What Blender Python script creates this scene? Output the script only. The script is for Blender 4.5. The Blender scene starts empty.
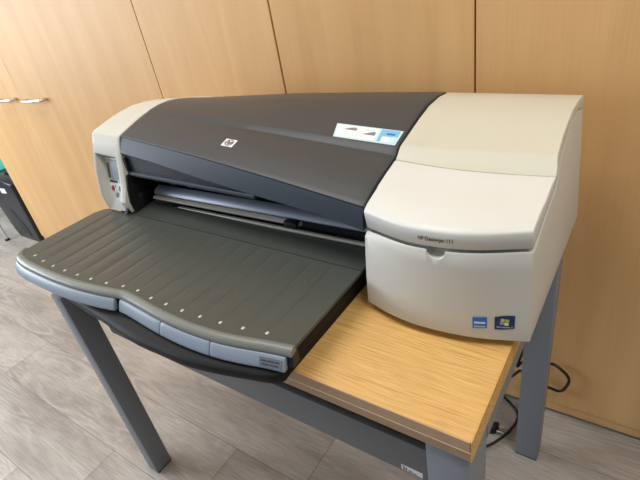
import bpy, bmesh, math, random
import numpy as np
from mathutils import Vector, Matrix
random.seed(4)
S = bpy.context.scene
COL = S.collection

# ------------------------------------------------------------------ helpers
def new_mat(name):
    m = bpy.data.materials.new(name); m.use_nodes = True
    nt = m.node_tree; b = nt.nodes['Principled BSDF']
    return m, nt, b

def srgb(r, g, b):
    f = lambda c: (c/255/12.92) if c/255 <= .04045 else ((c/255+.055)/1.055)**2.4
    return (f(r), f(g), f(b), 1)

def plastic(name, rgb, rough=.5, metal=0, bump=.0, scale=900, spec=.5, var=.04):
    m, nt, b = new_mat(name)
    b.inputs['Roughness'].default_value = rough
    b.inputs['Metallic'].default_value = metal
    b.inputs['Specular IOR Level'].default_value = spec
    tc = nt.nodes.new('ShaderNodeTexCoord')
    n = nt.nodes.new('ShaderNodeTexNoise'); n.inputs['Scale'].default_value = 9; n.inputs['Detail'].default_value = 3
    nt.links.new(tc.outputs['Object'], n.inputs['Vector'])
    mx = nt.nodes.new('ShaderNodeMix'); mx.data_type = 'RGBA'
    c = srgb(*rgb)
    mx.inputs[6].default_value = [v*(1-var) for v in c[:3]]+[1]
    mx.inputs[7].default_value = [min(1, v*(1+var)) for v in c[:3]]+[1]
    nt.links.new(n.outputs['Fac'], mx.inputs[0]); nt.links.new(mx.outputs[2], b.inputs['Base Color'])
    if bump:
        n2 = nt.nodes.new('ShaderNodeTexNoise'); n2.inputs['Scale'].default_value = scale
        nt.links.new(tc.outputs['Object'], n2.inputs['Vector'])
        bp = nt.nodes.new('ShaderNodeBump'); bp.inputs['Strength'].default_value = bump; bp.inputs['Distance'].default_value = .0004
        nt.links.new(n2.outputs['Fac'], bp.inputs['Height']); nt.links.new(bp.outputs['Normal'], b.inputs['Normal'])
    return m

class NG:
    def __init__(s, nt): s.nt = nt
    def n(s, t, **kw):
        x = s.nt.nodes.new(t)
        for k, v in kw.items(): setattr(x, k, v)
        return x
    def inp(s, node, i, v):
        if hasattr(v, 'links') or isinstance(v, bpy.types.NodeSocket): s.nt.links.new(v, node.inputs[i])
        else: node.inputs[i].default_value = v
    def math(s, op, a, b=0, c=None):
        x = s.n('ShaderNodeMath', operation=op); s.inp(x, 0, a); s.inp(x, 1, b)
        if c is not None: s.inp(x, 2, c)
        return x.outputs[0]
    def comb(s, a, b, c):
        x = s.n('ShaderNodeCombineXYZ'); s.inp(x, 0, a); s.inp(x, 1, b); s.inp(x, 2, c); return x.outputs[0]
    def mix(s, f, a, b):
        x = s.n('ShaderNodeMix', data_type='RGBA'); s.inp(x, 0, f); s.inp(x, 6, a); s.inp(x, 7, b); return x.outputs[2]
    def noise(s, vec, scale=1, detail=3, rough=.5, dist=0):
        x = s.n('ShaderNodeTexNoise'); s.inp(x, 'Vector', vec); x.inputs['Scale'].default_value = scale
        x.inputs['Detail'].default_value = detail; x.inputs['Roughness'].default_value = rough
        x.inputs['Distortion'].default_value = dist
        return x.outputs['Fac']
    def ramp(s, f, stops):
        x = s.n('ShaderNodeValToRGB'); s.inp(x, 0, f); e = x.color_ramp.elements
        while len(e) < len(stops): e.new(.5)
        for i, (p, c) in enumerate(stops): e[i].position = p; e[i].color = c
        return x.outputs[0]

def floor_mat():
    m, nt, b = new_mat('vinyl_plank'); g = NG(nt)
    geo = g.n('ShaderNodeNewGeometry'); sp = g.n('ShaderNodeSeparateXYZ'); nt.links.new(geo.outputs['Position'], sp.inputs[0])
    X, Y = sp.outputs[0], sp.outputs[1]
    W = .209; Lg = 1.22
    yr = g.math('DIVIDE', g.math('ADD', Y, .0495), W)
    row = g.math('FLOOR', yr); fy = g.math('FRACT', yr)
    # row offsets: end joints at x=-.82 (row 0), -.55 (row 1), -1.21 (row -1)
    off = g.math('MULTIPLY', row, .27)
    off2 = g.math('MULTIPLY', g.math('LESS_THAN', row, -.5), -.12)
    xs = g.math('DIVIDE', g.math('SUBTRACT', g.math('ADD', X, .82), g.math('ADD', off, off2)), Lg)
    colm = g.math('FLOOR', xs); fx = g.math('FRACT', xs)
    h = g.n('ShaderNodeTexWhiteNoise', noise_dimensions='3D'); nt.links.new(g.comb(row, colm, 3.3), h.inputs['Vector'])
    hv = h.outputs['Value']; hc = h.outputs['Color']
    hs = g.n('ShaderNodeSeparateXYZ'); nt.links.new(hc, hs.inputs[0])
    vx = g.math('MULTIPLY', X, 1.0)
    vec = g.comb(g.math('ADD', g.math('MULTIPLY', X, 1.15), g.math('MULTIPLY', hs.outputs[0], 37)),
                 g.math('ADD', g.math('MULTIPLY', Y, 7.5), g.math('MULTIPLY', hs.outputs[1], 51)), g.math('MULTIPLY', hs.outputs[2], 9))
    base = g.noise(vec, 1.0, 1.5, .45, .35)
    rings = g.math('SINE', g.math('MULTIPLY', base, 125))
    rings = g.math('MULTIPLY_ADD', rings, .5, .5)
    rings = g.math('POWER', rings, 2.2)
    fine = g.noise(g.comb(g.math('MULTIPLY', X, 14), g.math('MULTIPLY', Y, 300), hv), 1, 4, .7)
    blot = g.noise(g.comb(g.math('ADD', g.math('MULTIPLY', X, 1.3), g.math('MULTIPLY', hv, 11)), g.math('MULTIPLY', Y, 5), hv), 1.7, 3, .55)
    c1 = g.ramp(blot, [(.32, srgb(166, 159, 153)), (.66, srgb(222, 215, 208))])
    dark = srgb(112, 104, 100)
    lt = srgb(228, 222, 215)
    msk = g.ramp(g.noise(g.comb(g.math('ADD', g.math('MULTIPLY', X, .9), g.math('MULTIPLY', hv, 23)), g.math('MULTIPLY', Y, 3), hs.outputs[1]), 1.6, 1, .5), [(.42, (.12, .12, .12, 1)), (.62, (1, 1, 1, 1))])
    c2 = g.mix(g.math('MULTIPLY', g.math('MULTIPLY', rings, .7), msk), c1, lt)
    c3 = g.mix(g.math('MULTIPLY', g.math('POWER', g.math('SUBTRACT', 1, fine), 1.5), 1.15), c2, dark)
    c4 = g.mix(g.math('MULTIPLY', hv, .22), c3, srgb(120, 110, 104))
    ey = g.math('LESS_THAN', g.math('MINIMUM', fy, g.math('SUBTRACT', 1, fy)), .0058)
    ex = g.math('LESS_THAN', g.math('MINIMUM', fx, g.math('SUBTRACT', 1, fx)), .0011)
    e = g.math('MAXIMUM', ey, ex)
    c5 = g.mix(g.math('MULTIPLY', e, .5), c4, srgb(58, 50, 45))
    nt.links.new(c5, b.inputs['Base Color'])
    b.inputs['Roughness'].default_value = .42
    bp = g.n('ShaderNodeBump'); bp.inputs['Strength'].default_value = .25; bp.inputs['Distance'].default_value = .0006
    nt.links.new(g.math('SUBTRACT', fine, g.math('MULTIPLY', e, 2)), bp.inputs['Height']); nt.links.new(bp.outputs['Normal'], b.inputs['Normal'])
    return m

def beech_mat(name='beech_laminate', seed=0, cols=None):
    m, nt, b = new_mat(name); g = NG(nt)
    geo = g.n('ShaderNodeNewGeometry'); sp = g.n('ShaderNodeSeparateXYZ'); nt.links.new(geo.outputs['Position'], sp.inputs[0])
    X, Z = sp.outputs[0], sp.outputs[2]
    cols = cols or [(204, 160, 106), (217, 175, 121)]
    v1 = g.comb(g.math('MULTIPLY', X, 7), seed, g.math('MULTIPLY', Z, .7))
    broad = g.noise(v1, 1.3, 3, .5, .6)
    c1 = g.ramp(broad, [(.3, srgb(*cols[0])), (.7, srgb(*cols[1]))])
    cath = g.noise(g.comb(g.math('MULTIPLY', X, 4.5), seed+3, g.math('MULTIPLY', Z, .8)), 1.2, 1, .4, .3)
    rg = g.math('MULTIPLY_ADD', g.math('SINE', g.math('MULTIPLY', cath, 46)), .5, .5)
    c2 = g.mix(g.math('MULTIPLY', g.math('POWER', rg, 3), .12), c1, srgb(190, 146, 98))
    fine = g.noise(g.comb(g.math('MULTIPLY', X, 170), seed, g.math('MULTIPLY', Z, 5)), 1, 2, .6)
    fl = g.ramp(fine, [(.52, (0, 0, 0, 1)), (.75, (1, 1, 1, 1))])
    c3 = g.mix(g.math('MULTIPLY', fl, .16), c2, srgb(168, 122, 78))
    nt.links.new(c3, b.inputs['Base Color'])
    b.inputs['Roughness'].default_value = .48
    b.inputs['Specular IOR Level'].default_value = .35
    return m

def oak_mat():
    m, nt, b = new_mat('oak_veneer'); g = NG(nt)
    geo = g.n('ShaderNodeNewGeometry'); sp = g.n('ShaderNodeSeparateXYZ'); nt.links.new(geo.outputs['Position'], sp.inputs[0])
    X, Y, Z = sp.outputs
    yy = g.math('ADD', Y, g.math('MULTIPLY', Z, .9))
    warp = g.noise(g.comb(g.math('MULTIPLY', X, 3), g.math('MULTIPLY', yy, 14), 1.0), 1, 2, .5, .4)
    a = g.noise(g.comb(g.math('MULTIPLY', X, 9), g.math('MULTIPLY', g.math('ADD', yy, g.math('MULTIPLY', warp, .02)), 380), 2.0), 1, 3, .6)
    c1 = g.ramp(a, [(.30, srgb(186, 138, 72)), (.50, srgb(216, 172, 102)), (.72, srgb(230, 190, 122))])
    rg = g.math('MULTIPLY_ADD', g.math('SINE', g.math('MULTIPLY', warp, 75)), .5, .5)
    c2 = g.mix(g.math('MULTIPLY', g.math('POWER', rg, 2), .26), c1, srgb(194, 152, 94))
    nt.links.new(c2, b.inputs['Base Color'])
    b.inputs['Roughness'].default_value = .5
    return m

def paint_mat(name, rgb, rough=.9):
    return plastic(name, rgb, rough, bump=.1, scale=200)

M = {}
M['floor'] = floor_mat()
M['beech'] = beech_mat()
M['oak'] = oak_mat()
M['oak_edge_shaded'] = beech_mat('oak_band_shaded', 5, [(172, 144, 116), (182, 153, 124)])  # browner oak for the front edge, its shade put into the colour
M['wall'] = paint_mat('wall_paint', (226, 224, 216))
M['ceiling'] = paint_mat('ceiling_paint', (238, 236, 230))
M['cream'] = plastic('warm_white_plastic', (203, 203, 197), .42, bump=.12)
M['cream_top'] = plastic('cream_plastic', (198, 196, 181), .42, bump=.12)
M['lid'] = plastic('light_plastic', (211, 212, 210), .4, bump=.12)
M['charcoal'] = plastic('charcoal_plastic', (64, 67, 71), .42, bump=.35, scale=1500, spec=.42)
M['visor'] = plastic('skylit_plastic', (48, 56, 67), .5, bump=.2, spec=.35)  # bluish-grey plastic with the window's blue light put into its colour
M['visor_dark'] = plastic('skylit_recess_plastic', (44, 51, 62), .38, bump=.2)  # same window blue in the colour, toned darker for the recess
M['black'] = plastic('black_plastic', (22, 22, 24), .45)
M['tray'] = plastic('grey_green_plastic', (70, 74, 70), .4, bump=.25, scale=1200)
M['tray_back'] = plastic('dark_green_grey_plastic', (60, 64, 61), .42, bump=.2)
M['tray_lip'] = plastic('light_edge_plastic', (112, 116, 112), .38, bump=.1)
M['tray_dot'] = plastic('rib_end_glint', (190, 190, 182), .25)  # pale colour paints the specular glint of each rib end
M['handle'] = plastic('blue_grey_plastic', (135, 149, 166), .38, bump=.1)
M['handle_label'] = plastic('label_grey', (104, 114, 130), .45)
M['base'] = plastic('dark_grey_plastic', (20, 22, 24), .6, bump=.1, spec=.25)
M['metal'] = plastic('brushed_metal', (150, 158, 172), .5, metal=.5)
M['strip'] = plastic('metal_strip', (206, 202, 192), .4, metal=.3)
M['steel_paint'] = plastic('grey_powder_coat', (124, 130, 140), .45, bump=.15)
M['panel_paint'] = plastic('grey_panel_paint', (112, 114, 118), .5, bump=.15)
M['rubber'] = plastic('black_rubber', (18, 18, 19), .5)
M['chrome'] = plastic('satin_chrome', (205, 205, 205), .38, metal=.9)
M['white'] = plastic('white_print', (235, 238, 240), .35)
M['ink'] = plastic('dark_ink', (52, 54, 60), .5)
M['inkblack'] = plastic('black_ink', (20, 20, 22), .5)
M['sky_print'] = plastic('light_blue_print', (122, 186, 222), .35)
M['pale_print'] = plastic('pale_blue_print', (198, 226, 240), .35)
M['grey_print'] = plastic('grey_print', (120, 126, 134), .35)
M['blue'] = plastic('blue_sticker', (24, 108, 200), .35)
M['navy'] = plastic('navy_sticker', (8, 44, 96), .3)
M['yellow'] = plastic('yellow_print', (232, 226, 130), .4)
M['orange'] = plastic('orange_print', (214, 170, 90), .4)
M['greenp'] = plastic('green_print', (150, 190, 120), .4)
M['lightblue'] = plastic('flag_blue_print', (90, 170, 214), .4)
M['lcd'] = plastic('lcd_grey', (132, 142, 156), .25)
M['lcd_dark'] = plastic('lcd_frame', (60, 62, 66), .3)
M['red'] = plastic('red_button', (176, 40, 72), .4)
M['button'] = plastic('grey_button', (120, 128, 130), .4)
M['recess'] = plastic('beige_recess', (190, 184, 166), .45)
M['teal'] = plastic('teal_plastic', (60, 168, 160), .4)
M['case'] = plastic('black_case_shell', (26, 29, 36), .35)

def link_mesh(name, verts, faces, mats, parent=None, smooth=True, fm=None, autosm=35, bevel=0, seg=2, shift=True, bang=38):
    me = bpy.data.meshes.new(name)
    off = Vector(parent_world(parent)) if parent else Vector((0, 0, 0))
    me.from_pydata([tuple(Vector(v)-off) for v in verts], [], faces)
    if not isinstance(mats, (list, tuple)): mats = [mats]
    for m in mats: me.materials.append(m)
    if fm:
        for p, i in zip(me.polygons, fm): p.material_index = i
    bm = bmesh.new(); bm.from_mesh(me)
    bmesh.ops.remove_doubles(bm, verts=bm.verts, dist=1e-6)
    bmesh.ops.recalc_face_normals(bm, faces=bm.faces)
    if bevel:
        es = [e for e in bm.edges if len(e.link_faces) == 2 and e.calc_face_angle(0) > math.radians(bang)]
        bmesh.ops.bevel(bm, geom=es, offset=bevel, segments=seg, affect='EDGES', clamp_overlap=True, profile=.5)
    for f in bm.faces: f.smooth = smooth
    for e in bm.edges:
        if len(e.link_faces) == 2 and e.calc_face_angle(0) > math.radians(autosm): e.smooth = False
    bm.to_mesh(me); bm.free()
    o = bpy.data.objects.new(name, me); COL.objects.link(o)
    if parent: o.parent = parent
    return o

def parent_world(p):
    v = Vector((0, 0, 0))
    while p: v += p.location; p = p.parent
    return v

def thing(name, label, cat, loc, group=None):
    o = bpy.data.objects.new(name, None); COL.objects.link(o); o.location = loc
    o.empty_display_size = .05
    o['label'] = label; o['category'] = cat
    if group: o['group'] = group
    return o

def tag(o, label, cat, group=None):
    o['label'] = label; o['category'] = cat
    if group: o['group'] = group
    return o

def box_data(x0, x1, y0, y1, z0, z1):
    v = [(x, y, z) for x in (x0, x1) for y in (y0, y1) for z in (z0, z1)]
    f = [(0, 1, 3, 2), (4, 6, 7, 5), (0, 4, 5, 1), (2, 3, 7, 6), (0, 2, 6, 4), (1, 5, 7, 3)]
    return v, f

def box(name, x0, x1, y0, y1, z0, z1, mat, parent=None, bevel=0, seg=2):
    v, f = box_data(x0, x1, y0, y1, z0, z1)
    return link_mesh(name, v, f, mat, parent, smooth=bool(bevel), bevel=bevel, seg=seg)

def loft(name, rings, mat, parent=None, closed=True, caps=True, bevel=0, seg=2, autosm=35, smooth=True, bang=38):
    n = len(rings[0]); v = [p for r in rings for p in r]; f = []
    for i in range(len(rings)-1):
        for j in range(n if closed else n-1):
            k = (j+1) % n
            f.append((i*n+j, i*n+k, (i+1)*n+k, (i+1)*n+j))
    if caps and closed:
        f.append(tuple(range(n))); f.append(tuple((len(rings)-1)*n+j for j in range(n))[::-1])
    return link_mesh(name, v, f, mat, parent, smooth, bevel=bevel, seg=seg, autosm=autosm, bang=bang)

def prism(name, poly2, axis, a, b, mat, parent=None, bevel=0, seg=2):
    """extrude polygon; axis 'y': poly in (x,z); 'x': poly in (y,z); 'z': poly in (x,y)"""
    mk = {'x': lambda p, t: (t, p[0], p[1]), 'y': lambda p, t: (p[0], t, p[1]), 'z': lambda p, t: (p[0], p[1], t)}[axis]
    return loft(name, [[mk(p, a) for p in poly2], [mk(p, b) for p in poly2]], mat, parent, bevel=bevel, seg=seg)

def tube(name, pts, r, mat, parent=None, res=8, sub=8):
    P = [Vector(p) for p in pts]; out = []
    Q = [P[0]+(P[0]-P[1])]+P+[P[-1]+(P[-1]-P[-2])]
    for i in range(1, len(Q)-2):
        for s in range(sub):
            t = s/sub; a, b, c, d = Q[i-1], Q[i], Q[i+1], Q[i+2]
            out.append(.5*((2*b)+(c-a)*t+(2*a-5*b+4*c-d)*t*t+(-a+3*b-3*c+d)*t**3))
    out.append(P[-1]); rings = []; up = Vector((0, 0, 1)); prev = None
    for i, p in enumerate(out):
        d = (out[min(i+1, len(out)-1)]-out[max(i-1, 0)]).normalized()
        if prev is None:
            a = d.cross(up); a = d.cross(Vector((1, 0, 0))) if a.length < .01 else a
        else: a = prev-d*prev.dot(d)
        a.normalize(); prev = a; b = d.cross(a)
        rings.append([tuple(p+a*math.cos(2*math.pi*k/res)*r+b*math.sin(2*math.pi*k/res)*r) for k in range(res)])
    return loft(name, rings, mat, parent)

def struct(o): o['kind'] = 'structure'; return o
lerp = lambda a, b, t: a+(b-a)*t

def smooth_interp(pts, n=40):
    """Catmull-Rom resample of 2D/3D points"""
    P = [Vector(p) for p in pts]; Q = [2*P[0]-P[1]]+P+[2*P[-1]-P[-2]]; out = []
    segs = len(P)-1
    for i in range(n+1):
        u = i/n*segs; k = min(int(u), segs-1); t = u-k
        a, b, c, d = Q[k], Q[k+1], Q[k+2], Q[k+3]
        out.append(.5*((2*b)+(c-a)*t+(2*a-5*b+4*c-d)*t*t+(-a+3*b-3*c+d)*t**3))
    return out

# ------------------------------------------------------------------ room
YW = .72
struct(box('floor', -7.5, 3.5, -4.5, 1.35, -.05, 0, M['floor']))
struct(box('ceiling', -7.5, 3.5, -4.5, 1.35, 2.7, 2.75, M['ceiling']))
struct(box('wall_back', -7.5, 3.5, 1.3, 1.35, 0, 2.7, M['wall']))
struct(box('wall_right', 3.45, 3.5, -4.5, 1.3, 0, 2.7, M['wall']))
struct(box('wall_left', -7.5, -7.45, -4.5, 1.3, 0, 2.7, M['wall']))

# row of tall storage cabinets against the back wall, one thing per cabinet (two doors each)
def cabinet(x0, x1, seam, label, handles=(), doorgap=.004, gapR=.004):
    t = thing('storage_cabinet', label, 'cabinet', (x0, YW+.02, 0), 'storage cabinets along the back wall')
    box('carcass', x0+.001, x1-.001, YW+.021, YW+.45, .012, 2.3, M['beech'], t)
    box('plinth', x0+.001, x1-.001, YW+.006, YW+.0205, .014, .052, M['beech'], t, .001)
    seams = [x0]+([seam] if seam is not None else [])+[x1]
    for a, b in zip(seams[:-1], seams[1:]):
        g0 = doorgap/2
        d = box('door', a+(g0 if a == seam else .0021), b-(g0 if b == seam else .0021), YW, YW+.02, .054, 2.3, M['beech'], t, .0008, 1)
        for h0, h1 in handles:
            if a < h0 < b:
                hd = tube('handle', [(h0, YW+.001, .965), (h0, YW-.018, .965), (h0+.012, YW-.028, .965), ((h0+h1)/2, YW-.036, .968), (h1-.012, YW-.030, .972), (h1, YW-.02, .972), (h1, YW+.001, .972)], .0075, M['chrome'], None)
                # parent under the door
                hd.parent = d; hd.matrix_parent_inverse = Matrix.Translation(-parent_world(d)); hd.location = (0, 0, 0)
                hd.matrix_parent_inverse = Matrix.Identity(4)
                for v in hd.data.vertices: v.co -= parent_world(d)
    return t
cabinet(-3.12, -1.37, -2.4725, 'tall beech cabinet at the left end of the row, with two chrome handles', handles=[(-2.70, -2.525), (-2.42, -2.225)], doorgap=.0004)
cabinet(-1.37, -.23, -.79, 'tall beech cabinet behind the charcoal lid of the printer', doorgap=.006)
cabinet(-.23, .91, .34, 'tall beech cabinet behind the right housing of the printer and the rear table leg', doorgap=.005)

# ------------------------------------------------------------------ table
ZT, ZB = .7565, .7135
tb = thing('work_table', 'rectangular oak-veneer table with grey metal legs standing on the vinyl floor under the printer', 'table', (-.5, .3, 0))
XL = -1.05; YB = .6
tp = box('tabletop', XL, 0, 0, YB, (ZT+ZB)/2+.0004, ZT, M['oak'], tb, .0012)
tp['label'] = 'oak veneer top board'
box('tabletop_board', XL, 0, .0008, YB, ZB, (ZT+ZB)/2-.0004, M['oak_edge_shaded'], tb, .0012)
# edge bands: front in the shaded oak tone, right in plain oak
e = box('edge_band', XL, 0.0007, -.0012, .0009, (ZT+ZB)/2+.0008, ZT-.0006, M['oak_edge_shaded'], tp)
e = box('edge_band', -.0002, .0016, -.0012, YB, (ZT+ZB)/2+.0008, ZT-.0006, M['oak'], tp)
zm = (ZT+ZB)/2
box('edge_band', -.0002, .0016, .0005, YB, ZB+.0006, zm-.0008, M['oak'], tb)
box('edge_bead', XL, .0008, -.0016, .0002, zm-.0007, zm+.0007, plastic('pale_edge_glue', (222, 200, 170), .5), tb)
def leg(x0, x1, y0, y1):
    l = box('leg', x0, x1, y0, y1, .004, ZB, M['steel_paint'], tb, .002)
    box('foot_cap', x0+.001, x1-.001, y0+.001, y1-.001, 0, .0045, M['rubber'], l)
leg(-.066, -.003, .004, .082); leg(-.050, .008, .538, .588)
leg(-1.042, -.994, -.030, .026); leg(-1.042, -.994, .538, .588)
box('modesty_panel', -.990, -.072, .040, .052, .548, .632, M['panel_paint'], tb, .001)
box('shade_strip', -.990, -.0665, .056, .086, .545, ZB, M['black'], tb, .001)  # black strip stands in for the shade behind the panel and under the tabletop
box('side_rail', -.046, -.0025, .084, .536, .658, ZB, M['steel_paint'], tb, .0015)
box('side_rail', -1.042, -1.0, .03, .536, .672, ZB, M['steel_paint'], tb, .0015)
box('back_rail', -.99, -.052, .55, .58, .655, ZB, M['steel_paint'], tb, .0015)
# inventory label on the panel
def flat_poly(name, pts, mat, parent, thick=(0, -.0006, 0)):
    a = [tuple(p) for p in pts]; b = [tuple(Vector(p)+Vector(thick)) for p in pts]
    return loft(name, [a, b], mat, parent)
al = flat_poly('inventory_label', [(-.131, .0398, .5665), (-.0925, .0398, .5665), (-.0925, .0398, .540-.001+.014), (-.131, .0398, .5535)], M['white'], tb)
al['label'] = 'white inventory label'
for (a0, a1, z0, z1) in [(-.1285, -.126, .5625, .565), (-.1275, -.1205, .5555, .561), (-.1185, -.112, .5575, .5587), (-.1175, -.103, .555, .556)]:
    box('label_print', a0, a1, .0388, .0393, z0, z1, M['inkblack'], al)
box('label_print', -.1255, -.1225, .0386, .0389, .5575, .5592, M['white'], al)

# ------------------------------------------------------------------ printer
pr = thing('large_format_printer', 'wide-format inkjet printer with charcoal lid, cream right housing and fold-out tray on the table', 'printer', (-.5, .35, ZT))
# profile tables, rear -> front (y, z), traced from image pixels at both ends of the lid
LP = [(.600, 1.018), (.550, 1.030), (.500, 1.045), (.455, 1.0555), (.420, 1.0605), (.385, 1.061), (.357, 1.0580), (.349, 1.0538), (.320, 1.0475), (.285, 1.0365), (.252, 1.0255)]
RP = [(.600, 1.022), (.550, 1.0275), (.497, 1.0275), (.446, 1.020), (.405, 1.0115), (.375, 1.0045), (.356, .9985), (.347, .9870), (.310, .9790), (.262, .9680), (.216, .9490)]
CX0, CX1 = -.944, -.2525
LPm = [p for p in LP]
def cover_prof(t):
    s = t
    out = []
    for i, ((y0, z0), (y1, z1)) in enumerate(zip(LP, RP)):
        out.append((lerp(y0, y1, t), lerp(z0, z1, t)+.005*math.sin(math.pi*t)*(1 if i > 7 else .2)+(.007*min(1, t*2.2) if i < 5 else 0)*[1, 1, 1, .6, .3][min(i, 4)]))
    # flatten the step at the left end
    return out
def cover_z(x, y):
    t = min(1, max(0, (x-CX0)/(CX1-CX0))); p = cover_prof(t)
    for (y0, z0), (y1, z1) in zip(p[:-1], p[1:]):
        if y1 <= y <= y0: return lerp(z0, z1, (y-y0)/(y1-y0))
    return p[-1][1] if y < p[-1][0] else p[0][1]
def zlow(x):   # lower edge of the front visor
    pts = [(CX0, .987), (-.817, .975), (-.695, .958), (-.52, .938), (-.337, .921), (CX1, .906)]
    for (a, b), (c, d) in zip(pts[:-1], pts[1:]):
        if a <= x <= c: return lerp(b, d, (x-a)/(c-a))
    return pts[-1][1]
NX = 48
xs = [lerp(CX0, CX1, i/NX) for i in range(NX+1)]
def resamp(p):
    # densify the two smooth runs, keep the step crisp
    a = [tuple(q) for q in smooth_interp([Vector((y, z, 0)) for y, z in p[:7]], 18)]
    b = [tuple(q) for q in smooth_interp([Vector((y, z, 0)) for y, z in p[7:]], 12)]
    return [(q[0], q[1]) for q in a]+[(q[0], q[1]) for q in b]
rings = []
for i, x in enumerate(xs):
    p = resamp(cover_prof(i/NX))
    yf, zf = p[-1]
    top = [(x, y, z) for y, z in p]
    top.insert(0, (x, .606, p[0][1]-.012)); top.insert(0, (x, .606, .80))
    inner = [(x, yf+.004, zf-.006), (x, yf+.03, zf-.014), (x, .34, p[19][1]-.02), (x, .45, p[8][1]-.016), (x, .588, p[0][1]-.016), (x, .594, .80)]
    rings.append(top+inner)
cover = loft('top_cover', rings, M['charcoal'], pr, bevel=.0015, seg=2, autosm=62)
# visor under the crease
rings = []
for i, x in enumerate(xs):
    p = cover_prof(i/NX); yf, zf = p[-1]; zl = zlow(x)
    yl = lerp(.236, .207, i/NX)
    rings.append([(x, yf-.0004, zf-.0014), (x, lerp(yf, yl, .3)-.0015, lerp(zf, zl, .3)), (x, yl-.0005, zl+.002), (x, yl+.002, zl), (x, yl+.012, zl+.001), (x, yf+.012, zf-.012), (x, yf+.004, zf-.0045)])
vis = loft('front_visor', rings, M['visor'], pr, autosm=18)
vis['label'] = 'grey front visor with blue window light in its colour'
# recessed wedge with its lower lip
yv = lambda x: lerp(.236, .207, (x-CX0)/(CX1-CX0))
xw = [lerp(-.935, -.50, i/24) for i in range(25)]
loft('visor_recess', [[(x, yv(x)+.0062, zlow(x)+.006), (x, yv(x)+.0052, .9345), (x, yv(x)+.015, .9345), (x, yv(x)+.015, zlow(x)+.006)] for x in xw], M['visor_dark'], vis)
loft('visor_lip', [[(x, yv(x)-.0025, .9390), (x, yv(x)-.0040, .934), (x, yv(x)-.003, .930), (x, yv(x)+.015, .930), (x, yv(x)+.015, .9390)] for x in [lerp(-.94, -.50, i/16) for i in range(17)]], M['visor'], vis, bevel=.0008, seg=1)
box('visor_end_slot', -.9425, -.9345, .2335, .246, .9405, .975, M['black'], vis)

# badge and instruction sticker draped on the cover
def drape_poly(name, pts, mat, parent, lift=.0006, n=1, thick=.0004):
    """pts: 4 corners (x,y) -> grid on the cover"""
    nn = 8; v = []; f = []
    for i in range(nn+1):
        for j in range(nn+1):
            a, b = i/nn, j/nn
            P = [pts[0][k]*(1-a)*(1-b)+pts[1][k]*a*(1-b)+pts[2][k]*a*b+pts[3][k]*(1-a)*b for k in (0, 1)]
            v.append((P[0], P[1], cover_z(*P)+lift))
    for i in range(nn):
        for j in range(nn):
            q = i*(nn+1)+j; f.append((q, q+nn+1, q+nn+2, q+1))
    k = len(v); v += [(x, y, z-thick) for x, y, z in v]; f += [tuple(a+k for a in reversed(q)) for q in f]
    rim = [j for j in range(nn+1)]+[i*(nn+1)+nn for i in range(1, nn+1)]+[nn*(nn+1)+j for j in range(nn-1, -1, -1)]+[i*(nn+1) for i in range(nn-1, 0, -1)]
    for a, b in zip(rim, rim[1:]+rim[:1]): f.append((a, b, b+k, a+k))
    return link_mesh(name, v, f, mat, parent)

def text_mesh(s, size, shear=0, bold=0):
    cu = bpy.data.curves.new('t', 'FONT'); cu.body = s; cu.size = size; cu.shear = shear; cu.align_x = 'CENTER'; cu.align_y = 'CENTER'
    cu.extrude = 0; cu.offset = bold; cu.resolution_u = 3
    o = bpy.data.objects.new('t', cu); COL.objects.link(o)
    dg = bpy.context.evaluated_depsgraph_get(); me = bpy.data.meshes.new_from_object(o.evaluated_get(dg))
    v = [tuple(a.co) for a in me.vertices]; f = [tuple(p.vertices) for p in me.polygons]
    bpy.data.objects.remove(o); bpy.data.curves.remove(cu); bpy.data.meshes.remove(me)
    return v, f
def place_text(name, s, size, fn, mat, parent, shear=0, bold=0):
    v, f = text_mesh(s, size, shear, bold)
    return link_mesh(name, [fn(x, y) for x, y, z in v], f, mat, parent, smooth=False)
bx, by = -.610, .2885; hw, hh = .0155, .0110
bd = drape_poly('badge', [(bx-hw, by-hh), (bx+hw, by-hh), (bx+hw, by+hh), (bx-hw, by+hh)], M['white'], cover, .0014, thick=.0016)
bd['label'] = 'small white logo badge'
v = []; f = []
N = 40
for k in range(N):
    a = 2*math.pi*k/N
    for r in (.0110, .0090):
        x, y = bx+r*math.cos(a), by+r*.86*math.sin(a); v.append((x, y, cover_z(x, y)+.0019))
for k in range(N):
    a, b, c, d = 2*k, 2*k+1, 2*((k+1) % N)+1, 2*((k+1) % N); f.append((a, b, c, d))
link_mesh('badge_ring', v, f, M['inkblack'], bd, smooth=False)
def on_cover(cx, cy, ang, lift):
    c, s = math.cos(ang), math.sin(ang)
    return lambda x, y: (cx+x*c-y*s, cy+x*s+y*c, cover_z(cx+x*c-y*s, cy+x*s+y*c)+lift)
place_text('badge_letters', 'hp', .0155, on_cover(bx, by+.0008, 0, .002), M['inkblack'], bd, shear=.3, bold=.0003)
SC = [(-.3915, .3590), (-.2585, .3600), (-.2585, .4000), (-.405, .401)]
def scq(u, v_):
    return tuple(SC[0][k]*(1-u)*(1-v_)+SC[1][k]*u*(1-v_)+SC[2][k]*u*v_+SC[3][k]*(1-u)*v_ for k in (0, 1))
st = drape_poly('instruction_sticker', SC, M['pale_print'], cover, .0008)
st['label'] = 'white and light blue instruction sticker'
def sub(u0, u1, v0, v1, mat, lift=.0012, sk=0, sk2=None):
    if sk2 is None: sk2 = sk
    return drape_poly('sticker_print', [scq(u0, v0), scq(u1, v0), scq(u1+sk, v1), scq(u0+sk2, v1)], mat, st, lift, thick=.0002)
sub(.03, .36, .08, .92, M['white']); sub(.37, .66, .08, .92, M['white'])
sub(.70, .97, .50, .95, M['sky_print']); sub(.70, .75, .10, .5, M['sky_print']); sub(.90, .97, .1, .5, M['pale_print'], .0014)
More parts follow.
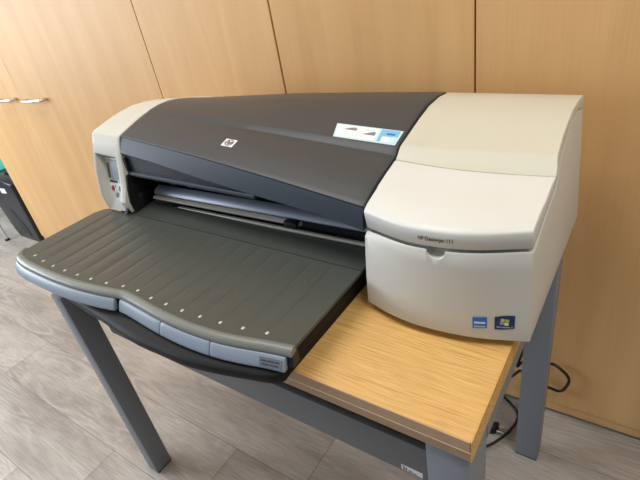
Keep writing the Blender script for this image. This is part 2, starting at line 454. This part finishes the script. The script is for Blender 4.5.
sub(.76, .88, .12, .42, M['white'], .0014)
sub(.12, .34, .60, .80, M['grey_print'], .0014, 0, .16); sub(.44, .64, .42, .66, M['grey_print'], .0014, 0, .15)
sub(.16, .34, .72, .84, M['pale_print'], .0014); sub(.80, .92, .6, .72, M['blue'], .0014)
sub(.46, .62, .70, .82, M['pale_print'], .0014)

# left end cap (cream), with the control panel recess
capR = [(.603, .80), (.603, 1.010), (.598, 1.020), (.550, 1.032), (.500, 1.047), (.455, 1.0575), (.420, 1.0625), (.385, 1.0615), (.335, 1.0525), (.295, 1.0415), (.252, 1.0285), (.246, 1.022), (.238, .997), (.232, .975), (.229, .958), (.222, .930), (.213, .900), (.196, .868), (.204, .838), (.33, .837)]
capL = [(.603, .80), (.603, 1.010), (.598, 1.020), (.550, 1.030), (.500, 1.043), (.455, 1.053), (.420, 1.059), (.375, 1.062), (.332, 1.058), (.290, 1.050), (.246, 1.0395), (.238, 1.034), (.228, 1.010), (.220, .990), (.214, .972), (.204, .943), (.198, .912), (.194, .880), (.200, .838), (.33, .837)]
def capring(x, t, dy=0, rim=0):
    return [(x, lerp(a[0], b[0], t)+dy, lerp(a[1], b[1], t)) for a, b in zip(capL, capR)]
X0, X1 = -1.046, -.9445
rings = []
for i in range(13):
    t = i/12; x = lerp(X0, X1, t)
    r = capring(x, t)
    if i == 0: r = [(x+.002, lerp(y, .4, .012), lerp(z, .95, .012)) for x, y, z in r]
    rings.append(r)
# recess: push front vertices (indices 13..18) inwards for inner stations
rin = []
for i in range(13):
    t = i/12; x = lerp(X0, X1, t); r = capring(x, t)
    rin.append(r)
def cap_mesh():
    ts = [0, .06, .115, .135, .3, .5, .7, .80, .82, .9, 1]
    rr = []
    for t in ts:
        x = lerp(X0, X1, t); r = capring(x, t)
        if t == 0: r = [(x+.0025, lerp(y, .4, .015), lerp(z, .93, .012)) for x, y, z in r]
        elif t == .06: pass
        if .13 <= t <= .81:
            deep = .026 if t < .75 else .024
            out = []
            for k, (xx, y, z) in enumerate(r):
                if 14 <= k <= 17:
                    d = [.0, .026, .030, .026, .02][k-13]
                    out.append((xx, y+d, z))
                else: out.append((xx, y, z))
            r = out
        rr.append(r)
    return rr
cap = loft('left_end_cap', cap_mesh(), M['cream'], pr, bevel=.0018, seg=2)
# control panel: a white plate with screen and buttons on the recess floor
cy = lambda z: lerp(.2255, .250, (z-.86)/.11)      # recess plane, leaning back
def cp_box(name, x0, x1, z0, z1, d0, d1, mat, parent, bev=.0004):
    v = []
    for x in (x0, x1):
        for z in (z0, z1): v += [(x, cy(z)-d0, z), (x, cy(z)-d1, z)]
    f = [(0, 1, 3, 2), (4, 6, 7, 5), (0, 4, 5, 1), (2, 3, 7, 6), (0, 2, 6, 4), (1, 5, 7, 3)]
    return link_mesh(name, v, f, mat, parent, bevel=bev, seg=1)
cpn = cp_box('control_panel', -1.030, -.964, .858, .970, .0, .012, M['white'], cap)
cp_box('display_bezel', -1.026, -.968, .916, .966, .0118, .0145, M['recess'], cpn)
cp_box('display_screen', -1.008, -.971, .919, .962, .0143, .0152, M['lcd'], cpn)
cp_box('display_strip', -1.021, -1.011, .921, .958, .0143, .0155, M['lcd_dark'], cpn)
cp_box('key_label', -1.024, -.990, .9075, .9125, .012, .0128, M['ink'], cpn); cp_box('key_label', -.982, -.974, .907, .9125, .012, .0128, M['ink'], cpn)
cp_box('key_label', -1.022, -.980, .8605, .8665, .012, .0128, M['ink'], cpn)
def button(x, z, rx, rz, mat):
    n = 20; rg = []
    for d, s in ((.0115, 1), (.0145, .95), (.0155, .7)):
        rg.append([(x+rx*s*math.cos(2*math.pi*k/n), cy(z+rz*s*math.sin(2*math.pi*k/n))-d, z+rz*s*math.sin(2*math.pi*k/n)) for k in range(n)])
    return loft('button', rg, mat, cpn)
button(-1.014, .8935, .0048, .0062, M['red']); button(-.983, .8935, .0062, .0068, M['button']); button(-1.000, .8765, .0062, .0075, M['button'])
cp_box('key_label', -1.0065, -1.001, .896, .900, .012, .0126, M['grey_print'], cpn)

# hinge arm between cap and tray
prism('tray_hinge', [(.236, .846), (.236, .872), (.25, .88), (.30, .88), (.30, .846)], 'x', -.9435, -.936, M['black'], pr, .0015)
prism('tray_hinge', [(.190, .838), (.20, .852), (.235, .850), (.235, .838)], 'x', -.958, -.9455, M['base'], pr, .001)

# throat interior
prism('throat_side', [(.212, .8375), (.209, .865), (.216, .90), (.226, .932), (.30, .94), (.598, .94), (.598, .80), (.30, .80), (.30, .8375)], 'x', -.9443, -.939, M['black'], pr)
box('rear_base', -1.040, -.25, .285, .598, .781, .850, M['base'], pr, .001)
th = loft('throat', [[(x, .30, .80), (x, .30, .852), (x, .288, .856), (x, .288, .868), (x, .40, .93), (x, .42, .985), (x, .56, .985), (x, .56, .80)] for x in (CX0+.001, CX1-.001)], M['black'], pr)
th['label'] = 'black paper throat'
loft('paper_guide', [[(x, .266, .864), (x, .2615, .869), (x, .264, .875), (x, .273, .881), (x, .284, .885), (x, .2875, .881), (x, .2875, .864)] for x in (CX0+.035, CX1-.001)], M['metal'], pr, bevel=.001)
loft('guide_strip', [[(x, .2530, .8585), (x, .2510, .8625), (x, .256, .866), (x, .262, .866), (x, .262, .858)] for x in (CX0+.04, -.432)], M['strip'], pr)
box('sensor_block', -.468, -.434, .2445, .262, .855, .869, M['base'], pr, .002)
for k in range(9):
    x = -.88+k*.062
    box('roller_arm', x-.012, x+.012, .262, .30, .905, .922, M['base'], th, .002)
    tube('pinch_roller', [(x-.008, .268, .906), (x+.008, .268, .906)], .0055, M['rubber'], th, 10, 2)
tube('carriage_rod', [(CX0+.002, .33, .94), (CX1-.002, .33, .94)], .006, M['metal'], th, 12, 2)

# tray ----------------------------------------------------------------
inner = [(-1.0760, -.012), (-1.0715, -.024), (-1.056, -.0345), (-1.02, -.0415), (-.9817, -.0440), (-.9058, -.0455), (-.8163, -.0425), (-.7359, -.0336), (-.690, -.0255), (-.6701, -.0215), (-.650, -.0213), (-.6187, -.0236), (-.5374, -.0305), (-.4695, -.0321), (-.41, -.0285), (-.363, -.021), (-.3120, -.0095), (-.2669, -.0011)]  # image pixels cast onto the tilted tray plane, as are the dots below
tzf = lambda x: .82+.013*(-x-.26)/.8
def F(x):
    for (a, b), (c, d) in zip(fr[:-1], fr[1:]):
        if a <= x <= c+1e-9: return lerp(b, d, (x-a)/(c-a))
    return fr[-1][1]
fr = [(p[0], p[1]) for p in smooth_interp([Vector((x, y, 0)) for x, y in inner], 96)]
# keep x monotonic
for i in range(1, len(fr)):
    if fr[i][0] <= fr[i-1][0]: fr[i] = (fr[i-1][0]+1e-5, fr[i][1])
dots = [(-1.0186, -.0217), (-.97, -.0277), (-.9222, -.0302), (-.8743, -.0293), (-.8272, -.0274), (-.7812, -.0245), (-.7323, -.02), (-.6866, -.0119), (-.643, -.0091), (-.596, -.0144), (-.5523, -.0147), (-.5079, -.0148), (-.4636, -.0128), (-.4177, -.0092), (-.3715, -.0034), (-.3259, .0045)]
def backy(x):
    if x < -1.045: return lerp(.175, .235, (x+1.0760)/.031)
    if x < -1.0: return lerp(.235, .252, (x+1.045)/.045)
    if x < -.938: return .252
    if x < -.20: return .268
    return .17
SEAM = .207
def tray_surface(x, y):
    z = tzf(x)
    for dx, dy in dots:
        if abs(x-dx) < .0035 and dy < y < .198:
            w = min(1, (y-dy)/.03)*min(1, (.198-y)/.01)
            z -= .0013*max(0, 1-abs(x-dx)/.0030)*w
    return z
cols = {-1.0760, -1.068, -1.045, -1.02, -1.0, -.945, -.9375, -.2669}
for dx, _ in dots: cols |= {dx-.003, dx-.0012, dx, dx+.0012, dx+.003, dx+.024}
for x, y in fr[::3]: cols.add(round(x, 5))
cols |= set()
cols = sorted(c for c in cols if -1.0761 <= c <= -.2668)
cc = [cols[0]]
for c in cols[1:]:
    if c-cc[-1] > .0006: cc.append(c)
cols = cc
def panel(name, lo, hi, rows, mat, surf=tray_surface, thick=.006):
    v = []; f = []; nr = len(rows)
    for x in cols:
        a, b = lo(x), hi(x)
        for r in rows: 
            y = lerp(a, b, r)
            xx = x
            if x >= -.2669: xx = x+.000*(y) 
            v.append((x, y, surf(x, y)))
    k = len(v); v += [(x, y, z-thick) for x, y, z in v]
    for i in range(len(cols)-1):
        for j in range(nr-1):
            q = i*nr+j; f.append((q, q+nr, q+nr+1, q+1)); f.append((q+k, q+1+k, q+nr+1+k, q+nr+k))
    n = len(cols)
    rim = [i*nr for i in range(n)]+[(n-1)*nr+j for j in range(1, nr)]+[i*nr+nr-1 for i in range(n-2, -1, -1)]+[j for j in range(nr-2, 0, -1)]
    for a, b in zip(rim, rim[1:]+rim[:1]): f.append((a, b, b+k, a+k))
    return link_mesh(name, v, f, mat, otray, autosm=40)
otray = bpy.data.objects.new('output_tray', None); COL.objects.link(otray); otray.parent = pr; otray.location = Vector((-.66, .1, .82))-pr.location
rows = [0, .03, .06, .09, .12, .16, .2, .3, .4, .5, .6, .7, .8, .9, .94, .97, 1]
def Fx(x): return F(min(x, -.2669))+(.0 if x <= -.2669 else (x+.2669)*2.0)
tp_ = panel('tray_panel', Fx, lambda x: min(SEAM-.0012, backy(x)), rows, M['tray'])
cols_all = cols
cols = [c for c in cols_all if c >= -1.001]
tb_ = panel('rear_flap', lambda x: min(SEAM, backy(x)-.002), backy, [0, .5, 1], M['tray_back'], surf=lambda x, y: tzf(x)+.0006+.010*max(0, (y-SEAM)/.06)**1.3)
cols = cols_all
# rib ends with glints put in as pale colour, and moulding marks
v = []; f = []
def dome(x, y, rx, ry, h):
    k0 = len(v); n = 10
    for d, s in ((0, 1), (.6, .8), (1, .35)):
        for k in range(n): v.append((x+rx*s*math.cos(2*math.pi*k/n), y+ry*s*math.sin(2*math.pi*k/n), tzf(x)-.0004+h*d))
    for i in range(2):
        for k in range(n): f.append((k0+i*n+k, k0+i*n+(k+1) % n, k0+(i+1)*n+(k+1) % n, k0+(i+1)*n+k))
    f.append(tuple(k0+2*n+k for k in range(n)))
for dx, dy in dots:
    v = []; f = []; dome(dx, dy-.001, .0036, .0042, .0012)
    link_mesh('rib_end', v, f, M['tray_dot'], tp_)['label'] = 'raised rib end with painted glint'
for dx, dy in [(-.9957, .1115), (-.7633, .1155), (-.6624, .1546), (-.3468, .1421)]:
    v = []; f = []; dome(dx, dy, .0045, .0045, .0010)
    link_mesh('moulding_mark', v, f, M['tray'], tp_)
box('guide_strip', -.83, -.262, .2625, .2695, .8335, .8400, M['strip'], otray, .0005)

# rolled front lip swept along the front outline
fr3 = fr
def offs(path):
    out = []
    for i in range(len(path)):
        a = path[max(0, i-1)]; b = path[min(len(path)-1, i+1)]
        d = Vector((b[0]-a[0], b[1]-a[1])).normalized(); out.append((d.y, -d.x))
    return out
on = offs(fr3)
prof = [(-.001, -.0004), (.0, .0014), (.003, .0026), (.008, .0022), (.0135, -.0008), (.0165, -.0055), (.0165, -.0085), (.013, -.0095), (-.001, -.0095)]
def sweep(name, path, nrm, prof, mat, parent, bevel=0, zf=tzf, scale_ends=False):
    rings = []
    n = len(path)
    for i, ((x, y), (nx, ny)) in enumerate(zip(path, nrm)):
        rings.append([(x+nx*a, y+ny*a, zf(x)+b) for a, b in prof])
    return loft(name, rings, mat, parent, bevel=bevel, seg=2, autosm=50)
lip = sweep('front_lip', fr3, on, prof, M['tray_lip'], otray)
lip['label'] = 'lighter rolled front lip'
# dark carrier under the lip
sweep('handle_carrier', fr3, on, [(-.004, -.0096), (.010, -.0096), (.016, -.030), (-.004, -.032)], M['black'], otray)
# blue-grey handle segments
hp = [(.0125, -.0112), (.0150, -.0098), (.0185, -.0105), (.0225, -.0165), (.0275, -.027), (.0285, -.031), (.0265, -.0335), (.018, -.033), (.0115, -.014)]
def seg_path(x0, x1):
    p = [(x0, F(x0))]+[q for q in fr3 if x0+.001 < q[0] < x1-.001]+[(x1, F(x1))]
    return p
def nrm_at(p):
    out = []
    for q in p:
        a = (q[0]-.012, F(max(q[0]-.012, -1.0760))); b = (q[0]+.012, F(min(q[0]+.012, -.2669)))
        if q[0] < -1.05: 
            a, b = fr3[0], fr3[6]
            if q[0] > -1.062: b = (q[0]+.012, F(q[0]+.012)); a = (q[0]-.006, F(max(-1.0760, q[0]-.006)))
        d = Vector((b[0]-a[0], b[1]-a[1])).normalized(); out.append((d.y, -d.x))
    return out
for x0, x1 in [(-1.0760, -.686), (-.671, -.5335), (-.5320, -.4130), (-.4115, -.277)]:
    p = seg_path(x0, x1)
    h = sweep('handle_segment', p, nrm_at(p), hp, M['handle'], otray, bevel=.0014)
    h['label'] = 'blue-grey plastic handle segment'
    last = h
# label with two lines on the last segment
def on_handle(x, d, lift=.0006):
    q = [(x, F(x))]; nx, ny = nrm_at(q)[0]
    a = lerp(hp[3][0], hp[4][0], d)+lift; b = lerp(hp[3][1], hp[4][1], d)+lift*.5
    return (x+nx*a, q[0][1]+ny*a, tzf(x)+b)
def hgrid(name, x0, x1, d0, d1, mat, parent, lift):
    v = []; f = []
    for i in range(7):
        for d in (d0, d1): v.append(on_handle(lerp(x0, x1, i/6), d, lift))
    for i in range(7):
        for d in (d0, d1): v.append(on_handle(lerp(x0, x1, i/6), d, lift-.0005))
    for i in range(6):
        f += [(2*i, 2*i+1, 2*i+3, 2*i+2), (14+2*i, 14+2*i+2, 14+2*i+3, 14+2*i+1), (2*i, 2*i+2, 2*i+16, 2*i+14), (2*i+1, 2*i+15, 2*i+17, 2*i+3)]
    f += [(0, 14, 15, 1), (12, 13, 27, 26)]
    return link_mesh(name, v, f, mat, parent)
hl = hgrid('handle_label', -.321, -.281, -.25, 1.15, M['handle_label'], last, .0007)
for a0, a1, d0, d1 in [(-.318, -.308, .12, .27), (-.306, -.295, .12, .27), (-.293, -.286, .12, .27), (-.316, -.303, .62, .77), (-.301, -.288, .62, .77)]:
    hgrid('label_print', a0, a1, d0, d1, M['ink'], hl, .0011)

# base tray body under the folding tray, standing on the table
bf = [(-1.040, .06), (-1.036, .0), (-1.01, -.035), (-.95, -.052), (-.885, -.060), (-.80, -.068), (-.70, -.076), (-.60, -.086), (-.52, -.085), (-.46, -.083), (-.40, -.073), (-.345, -.060), (-.290, -.044), (-.286, -.02)]
bfs = [tuple(p)[:2] for p in smooth_interp([Vector((x, y, 0)) for x, y in bf], 40)]
def plan(s, z):
    out = []
    for x, y in bfs: out.append((x+(0 if x > -.5 else 0), y+s, z))
    return out+[(-.286, .55, z), (-1.040, .55, z)]
rings = [plan(.014, ZT+.0005), plan(.008, ZT+.006), plan(.006, .779), plan(.016, .7845)]
bs = loft('base_body', rings, M['base'], pr, bevel=.0008, seg=1)
bs['label'] = 'dark grey lower paper tray'
# side wall and inner support between lower tray and folding tray
prism('side_wall', [(-.012, .781), (-.012, .8035), (.05, .812), (.26, .812), (.26, .781)], 'x', -.2865, -.279, M['base'], pr, .0012)
prism('side_wall', [(-.002, .781), (-.002, .812), (.17, .822), (.17, .781)], 'x', -1.036, -1.028, M['base'], pr, .0012)
box('support_box', -.98, -.30, .06, .28, .781, .8135, M['black'], pr)

# right housing --------------------------------------------------------
XRL = -.2475
def xr(z, y=0):
    f = lerp(.0245, .0185, (z-.768)/(.975-.768)) if z < .975 else lerp(.0185, .009, (z-.975)/(1.022-.975))
    return lerp(f, lerp(.0235, .0085, (z-.768)/(1.022-.768)), min(1, max(0, (y-.34)/.12)))
def tabi(T, x):
    if x <= T[0][0]: return T[0][1]
    P = [Vector((a, b, 0)) for a, b in T]
    for i in range(len(T)-1):
        if T[i][0] <= x <= T[i+1][0]:
            t = (x-T[i][0])/(T[i+1][0]-T[i][0]); h = T[i+1][0]-T[i][0]
            sl = lambda k: (T[min(k+1, len(T)-1)][1]-T[max(k-1, 0)][1])/(T[min(k+1, len(T)-1)][0]-T[max(k-1, 0)][0])
            m0, m1 = sl(i)*h, sl(i+1)*h
            return (2*t**3-3*t*t+1)*T[i][1]+(t**3-2*t*t+t)*m0+(-2*t**3+3*t*t)*T[i+1][1]+(t**3-t*t)*m1
    return T[-1][1]
BT = [(-.2475, .209), (-.161, .1705), (-.097, .1615), (-.044, .169), (.018, .194)]
BB = [(-.2475, .185), (-.194, .168), (-.136, .161), (-.057, .1685), (.018, .1915)]
def bow(x, z=.94):
    t = min(1, max(0, (z-.77)/.165)); return lerp(tabi(BB, x), tabi(BT, x), t**1.3)
NOTCH = (-.1065, .0145)
def seamz(x):
    u = x+.2475; z = .9075+.182*u-.353*u*u
    return z
def body_ring(x_frac, nz=None):
    r = []
    xi = lambda z, y: lerp(XRL, xr(z, y), x_frac)
    xm = lerp(XRL, .018, x_frac)
    b = bow(xm); sz = seamz(xm)
    dip = 0
    d = abs(xm-NOTCH[0])
    if d < NOTCH[1]: dip = .0125*math.sqrt(max(0, 1-(d/NOTCH[1])**2))
    P = [(bow(xm, .77)+.006, .768), (bow(xm, .77), .772), (bow(xm, .80)-.0005, .80), (bow(xm, .83)-.0005, .83), (bow(xm, .86)-.0005, .86), (bow(xm, .90), .90), (b, sz-.003-dip), (b+.0022, sz-dip), (b+.0042, sz-.0015-dip), (b+.0055, sz-.006-dip*.8), (b+.026, sz-.003), (.25, .940), (.330, .955), (.345, .968), (.357, .980), (.375, .986), (.446, 1.001), (.50, 1.008), (.55, 1.008), (.600, 1.003), (.603, .99), (.603, .80), (.603, .772), (.600, .768)]
    return [(xi(z, y), y, z) for y, z in P]
fr_ = sorted(set([0, .004, .02, .05, .1, .16, .22, .28, .34, .40, .66, .72, .78, .84, .9, .95, .98, .996, 1]+[((NOTCH[0]+NOTCH[1]*math.cos(a*math.pi/14))-XRL)/(.018-XRL) for a in range(15)]+[((NOTCH[0]+s*NOTCH[1]*1.02)-XRL)/(.018-XRL) for s in (-1, 1)]))
hs = loft('right_housing', [body_ring(t) for t in fr_], M['cream'], pr, bevel=.0022, seg=3, autosm=40)
hs['label'] = 'warm white lower housing with finger notch'
# front ink cover (lid)
def lid_ring(t):
    xi = lambda z: lerp(XRL, xr(z)+.0006, t)
    xm = lerp(XRL, .015, t); b = bow(xm); sz = seamz(xm); k = t
    lz = lerp(.9475, .9655, t)+.004*math.sin(math.pi*t)
    by_ = lerp(.3350, .3310, t)-.012*math.sin(math.pi*t)
    P = [(b+.014, sz+.006), (b+.0050, sz+.0042), (b+.0030, sz+.0052), (b-.0012, lz-.004), (b+.001, lz), (b+.012, lerp(lz, .982, .16)+.0005), (b+.05, lerp(lz, .982, .46)+.001), (.265, lerp(.9675, .9745, t)), (.30, lerp(.9765, .979, t)), (by_, lerp(.9845, .980, t)), (by_+.001, .965), (.26, .950)]
    return [(xi(z), y, z) for y, z in P]
lid = loft('ink_cover', [lid_ring(t) for t in [0, .01]+[.04*k for k in range(1, 25)]+[.99, 1]], M['lid'], pr, bevel=.0022, seg=3, autosm=60, bang=62)
# rear cover of the housing
def rear_ring(t):
    xi = lambda z, y: lerp(XRL, xr(z, y)+.0006, t)
    yb = lerp(.3370, .3330, t)-.012*math.sin(math.pi*t)
    P = [(yb, .968), (yb, lerp(.9845, .9795, t)), (.3455, lerp(.9905, .986, t)), (.357, 1.0000), (.362, 1.0018), (.378, 1.0058), (.405, 1.0125), (.446, 1.0205+.002*(1-t)), (.497, 1.0280+.004*(1-t)), (.55, 1.0275+.006*(1-t)), (.596, 1.0225+.006*(1-t)), (.604, 1.018+.005*(1-t)), (.605, .999), (.604, .992)]
    inn = [(.55, 1.011), (.497, 1.012), (.446, 1.005), (.375, .990), (.36, .985)]
    return [(xi(z, y), y, z) for y, z in P+inn]
rc = loft('rear_cover', [rear_ring(t) for t in [0, .008, .05, .2, .4, .6, .8, .95, .992, 1]], M['cream_top'], pr, bevel=.0018, seg=3, autosm=32)
rc['label'] = 'cream rear cover of the right housing'
# model lettering on the cover's front face
def on_lid(x, y):
    X = -.1045+x; t = (X-XRL)/(.0195-XRL); xm = lerp(XRL, .015, t); b = bow(xm); sz = seamz(xm)
    lz = lerp(.9475, .9655, t)+.004*math.sin(math.pi*t)
    Z = lerp(seamz(X), lz, .52)+y*1.3+.001
    f = (Z-sz-.0052)/(lz-.004-sz-.0052)
    return (X, b+.003-.0042*f-.0014, Z)
place_text('model_lettering', 'HP Designjet 111', .0078, on_lid, M['ink'], lid, bold=.00014)
# stickers on the housing
def on_body(x, z, lift=.0008):
    xm = XRL+(x-XRL)*(.018-XRL)/(xr(z)-XRL)
    return (x, bow(xm, z)-.0006-lift, z)
def body_patch(name, x0, x1, z0, z1, mat, parent, lift, bul=0, sl=0):
    v = []; f = []; n = 8
    for l in (lift, lift-.0006):
        for i in range(n+1):
            t = i/n; x = lerp(x0, x1, t); bb = bul*math.sin(math.pi*t)
            v.append(on_body(x, z0-bb+sl*t, l)); v.append(on_body(x, z1+bb+sl*t, l))
    k = 2*(n+1)
    for i in range(n):
        f += [(2*i, 2*i+2, 2*i+3, 2*i+1), (k+2*i, k+2*i+1, k+2*i+3, k+2*i+2), (2*i, k+2*i, k+2*i+2, 2*i+2), (2*i+1, 2*i+3, k+2*i+3, k+2*i+1)]
    f += [(0, 1, k+1, k), (2*n, k+2*n, k+2*n+1, 2*n+1)]
    return link_mesh(name, v, f, mat, parent)
es = body_patch('energy_sticker', -.0525, -.0325, .7935, .8150, M['blue'], hs, .0009, sl=.002); es['label'] = 'blue energy sticker'
body_patch('sticker_print', -.0505, -.0345, .8030, .8050, M['white'], es, .0012, sl=.0015)
body_patch('sticker_print', -.0505, -.0345, .7955, .7985, M['sky_print'], es, .0012, sl=.0015)
place_text('sticker_lettering', 'energy', .0055, lambda x, y: on_body(-.0425+x, .8075+y, .0016), M['white'], es, shear=.2)
DX, DZ = .0035, .002
ws = body_patch('window_logo_sticker', -.0255+DX, .0010+DX, .7925+DZ, .8165+DZ, M['navy'], hs, .0009, bul=.0012, sl=.003); ws['label'] = 'dark blue sticker with four-colour flag'
for (a, b, c, d, mm) in [(-.0175, -.0125, .8085, .8135, 'orange'), (-.0118, -.0065, .8075, .8125, 'greenp'), (-.0185, -.0132, .8025, .8073, 'lightblue'), (-.0125, -.007, .8012, .8062, 'yellow')]:
    body_patch('flag_pane', a+DX, b+DX, c+DZ, d+DZ, M[mm], ws, .0013, bul=.0003, sl=-.0003)
place_text('sticker_lettering', 'Windows 7', .0046, lambda x, y: on_body(-.0120+DX+x, .7978+DZ+y, .0016), M['white'], ws)
# printer feet
for x, y in ((-.22, .22), (-.02, .23), (-.22, .56), (-.02, .56)):
    tube('foot', [(x, y, ZT+.0004), (x, y, .7685)], .009, M['rubber'], pr, 12, 1)

# ------------------------------------------------------------------ cable, plug
def drop(p, z=0): return p
tag(tube('power_cable', [(-.20, .47, .0065), (-.16, .495, .0065), (-.124, .522, .0065), (-.102, .555, .0065), (-.085, .592, .0065), (-.073, .637, .0065), (-.077, .673, .0065), (-.105, .700, .0075), (-.128, .700, .035), (-.125, .697, .10), (-.10, .690, .150), (-.079, .700, .165), (-.045, .66, .15), (-.009, .700, .131), (.022, .7, .130), (.037, .7, .146), (.045, .7, .191), (.014, .7, .225), (-.012, .7, .227), (-.05, .67, .225), (-.078, .70, .205), (-.093, .70, .18), (-.088, .70, .215), (-.080, .70, .255), (-.080, .69, .34), (-.085, .68, .55)], .0042, M['rubber'], None, 8, 8), 'black power cord looping behind the rear table leg and across the floor', 'cable')
pg = thing('power_plug', 'black mains plug with metal prongs lying on the floor beside the rear table leg', 'plug', (-.125, .585, 0))
loft('plug_body', [[(-.150+dx+s*cx, .575+dx*.3+s*cy_*.8, .012+s*cz) for cx, cy_, cz in [(-.003, -.018, -.012), (.003, .018, -.012), (.003, .018, .02), (-.003, -.018, .02)]] for dx, s in ((0, .6), (.012, .95), (.034, .9), (.036, .75))], M['rubber'], pg, bevel=.003)
for k in (-1, 1):
    tube('prong', [(-.115, .586+k*.009, .014), (-.096, .590+k*.010, .010)], .0022, M['chrome'], pg, 8, 1)

# ------------------------------------------------------------------ things left of the cabinets
cs = thing('carry_case', 'black upright moulded case with white sticker beside the left cabinet end', 'case', (-3.2, .75, 0))
prism('case_body', [(-3.13, 0), (-3.43, 0), (-3.465, .05), (-3.485, .12), (-3.51, .22), (-3.56, .30), (-3.56, .40), (-3.47, .44), (-3.25, .45), (-3.13, .435)], 'y', .70, .95, M['case'], cs, .012, 3)
flat_poly('case_sticker', [(-3.33, .6995, .355), (-3.25, .6995, .36), (-3.25, .6995, .395), (-3.33, .6995, .39)], M['white'], cs)
prism('case_pocket', [(-3.22, .04), (-3.31, .06), (-3.38, .20), (-3.33, .24), (-3.25, .14)], 'y', .6975, .701, M['black'], cs, .001)
tube('case_handle', [(-3.42, .80, .40), (-3.38, .80, .452), (-3.28, .80, .462), (-3.22, .80, .43)], .012, M['black'], cs, 8, 6)
ch = thing('side_chair', 'teal chair with thin chrome legs behind the black case at the left', 'chair', (-3.75, .85, 0))
prism('seat', [(-4.15, .402), (-3.62, .40), (-3.58, .43), (-3.62, .445), (-4.15, .445)], 'y', .65, 1.15, M['teal'], ch, .012, 3)
prism('backrest', [(-4.10, .50), (-3.66, .50), (-3.64, .85), (-4.12, .85)], 'y', 1.10, 1.14, M['teal'], ch, .012, 3)
for x, y in ((-3.555, .65), (-4.1, .74), (-3.62, 1.12), (-4.1, 1.12)):
    l = tube('leg', [(x, y+.02, .41), (x+.01, y, .2), (x+.075, y-.02, .008)], .010, M['chrome'], ch, 8, 6)
    tube('foot_cap', [(x+.075, y-.02, .0), (x+.075, y-.02, .014)], .015, M['rubber'], l, 10, 1)

# ------------------------------------------------------------------ light
def area(name, loc, target, sx, sy, power, col):
    l = bpy.data.lights.new(name, 'AREA'); l.shape = 'RECTANGLE'; l.size = sx; l.size_y = sy; l.energy = power; l.color = col
    o = bpy.data.objects.new(name, l); COL.objects.link(o); o.location = loc
    o.rotation_euler = (Vector(target)-Vector(loc)).to_track_quat('-Z', 'Y').to_euler(); return o
area('window_daylight', (-4.4, -1.2, 1.5), (-1.9, .0, .2), 1.8, 1.4, 102, (.84, .92, 1.0))
area('window_daylight', (-1.6, -4.3, 1.5), (-.8, .3, .7), 2.2, 1.5, 11, (.66, .82, 1.0))
area('ceiling_lamp', (-1.0, -.1, 2.62), (-1.0, -.1, 0), 1.2, .6, 20, (1.0, .965, .90))
area('ceiling_lamp', (.9, -.1, 2.62), (.9, -.1, 0), 1.2, .6, 24, (1.0, .965, .90))
area('ceiling_lamp', (-3.6, -.1, 2.62), (-3.6, -.1, 0), 1.2, .6, 20, (1.0, .965, .90))

w = bpy.data.worlds.new('daylight'); S.world = w; w.use_nodes = True
bg = w.node_tree.nodes['Background']; bg.inputs[0].default_value = (.78, .87, 1, 1); bg.inputs[1].default_value = .2

# ------------------------------------------------------------------ camera
R_ = [(0.82092932, 0.54722324, -0.16316179), (0.16714948, -0.50349812, -0.84767369), (-0.5460184, 0.66860778, -0.50480445)]
cam = bpy.data.cameras.new('camera'); co = bpy.data.objects.new('camera', cam); COL.objects.link(co)
m = Matrix.Identity(4)
for k in range(3):
    m[k][0] = R_[0][k]; m[k][1] = -R_[1][k]; m[k][2] = -R_[2][k]
m[0][3], m[1][3], m[2][3] = 0.126415, -0.375708, 1.31
co.matrix_world = m
cam.sensor_width = 36; cam.lens = 469.399/640*36; cam.clip_start = .02
S.camera = co
S.view_settings.view_transform = 'Standard'; S.view_settings.look = 'None'
S.view_settings.gamma = 1; S.view_settings.use_curve_mapping = False
S.view_settings.exposure = 0.0
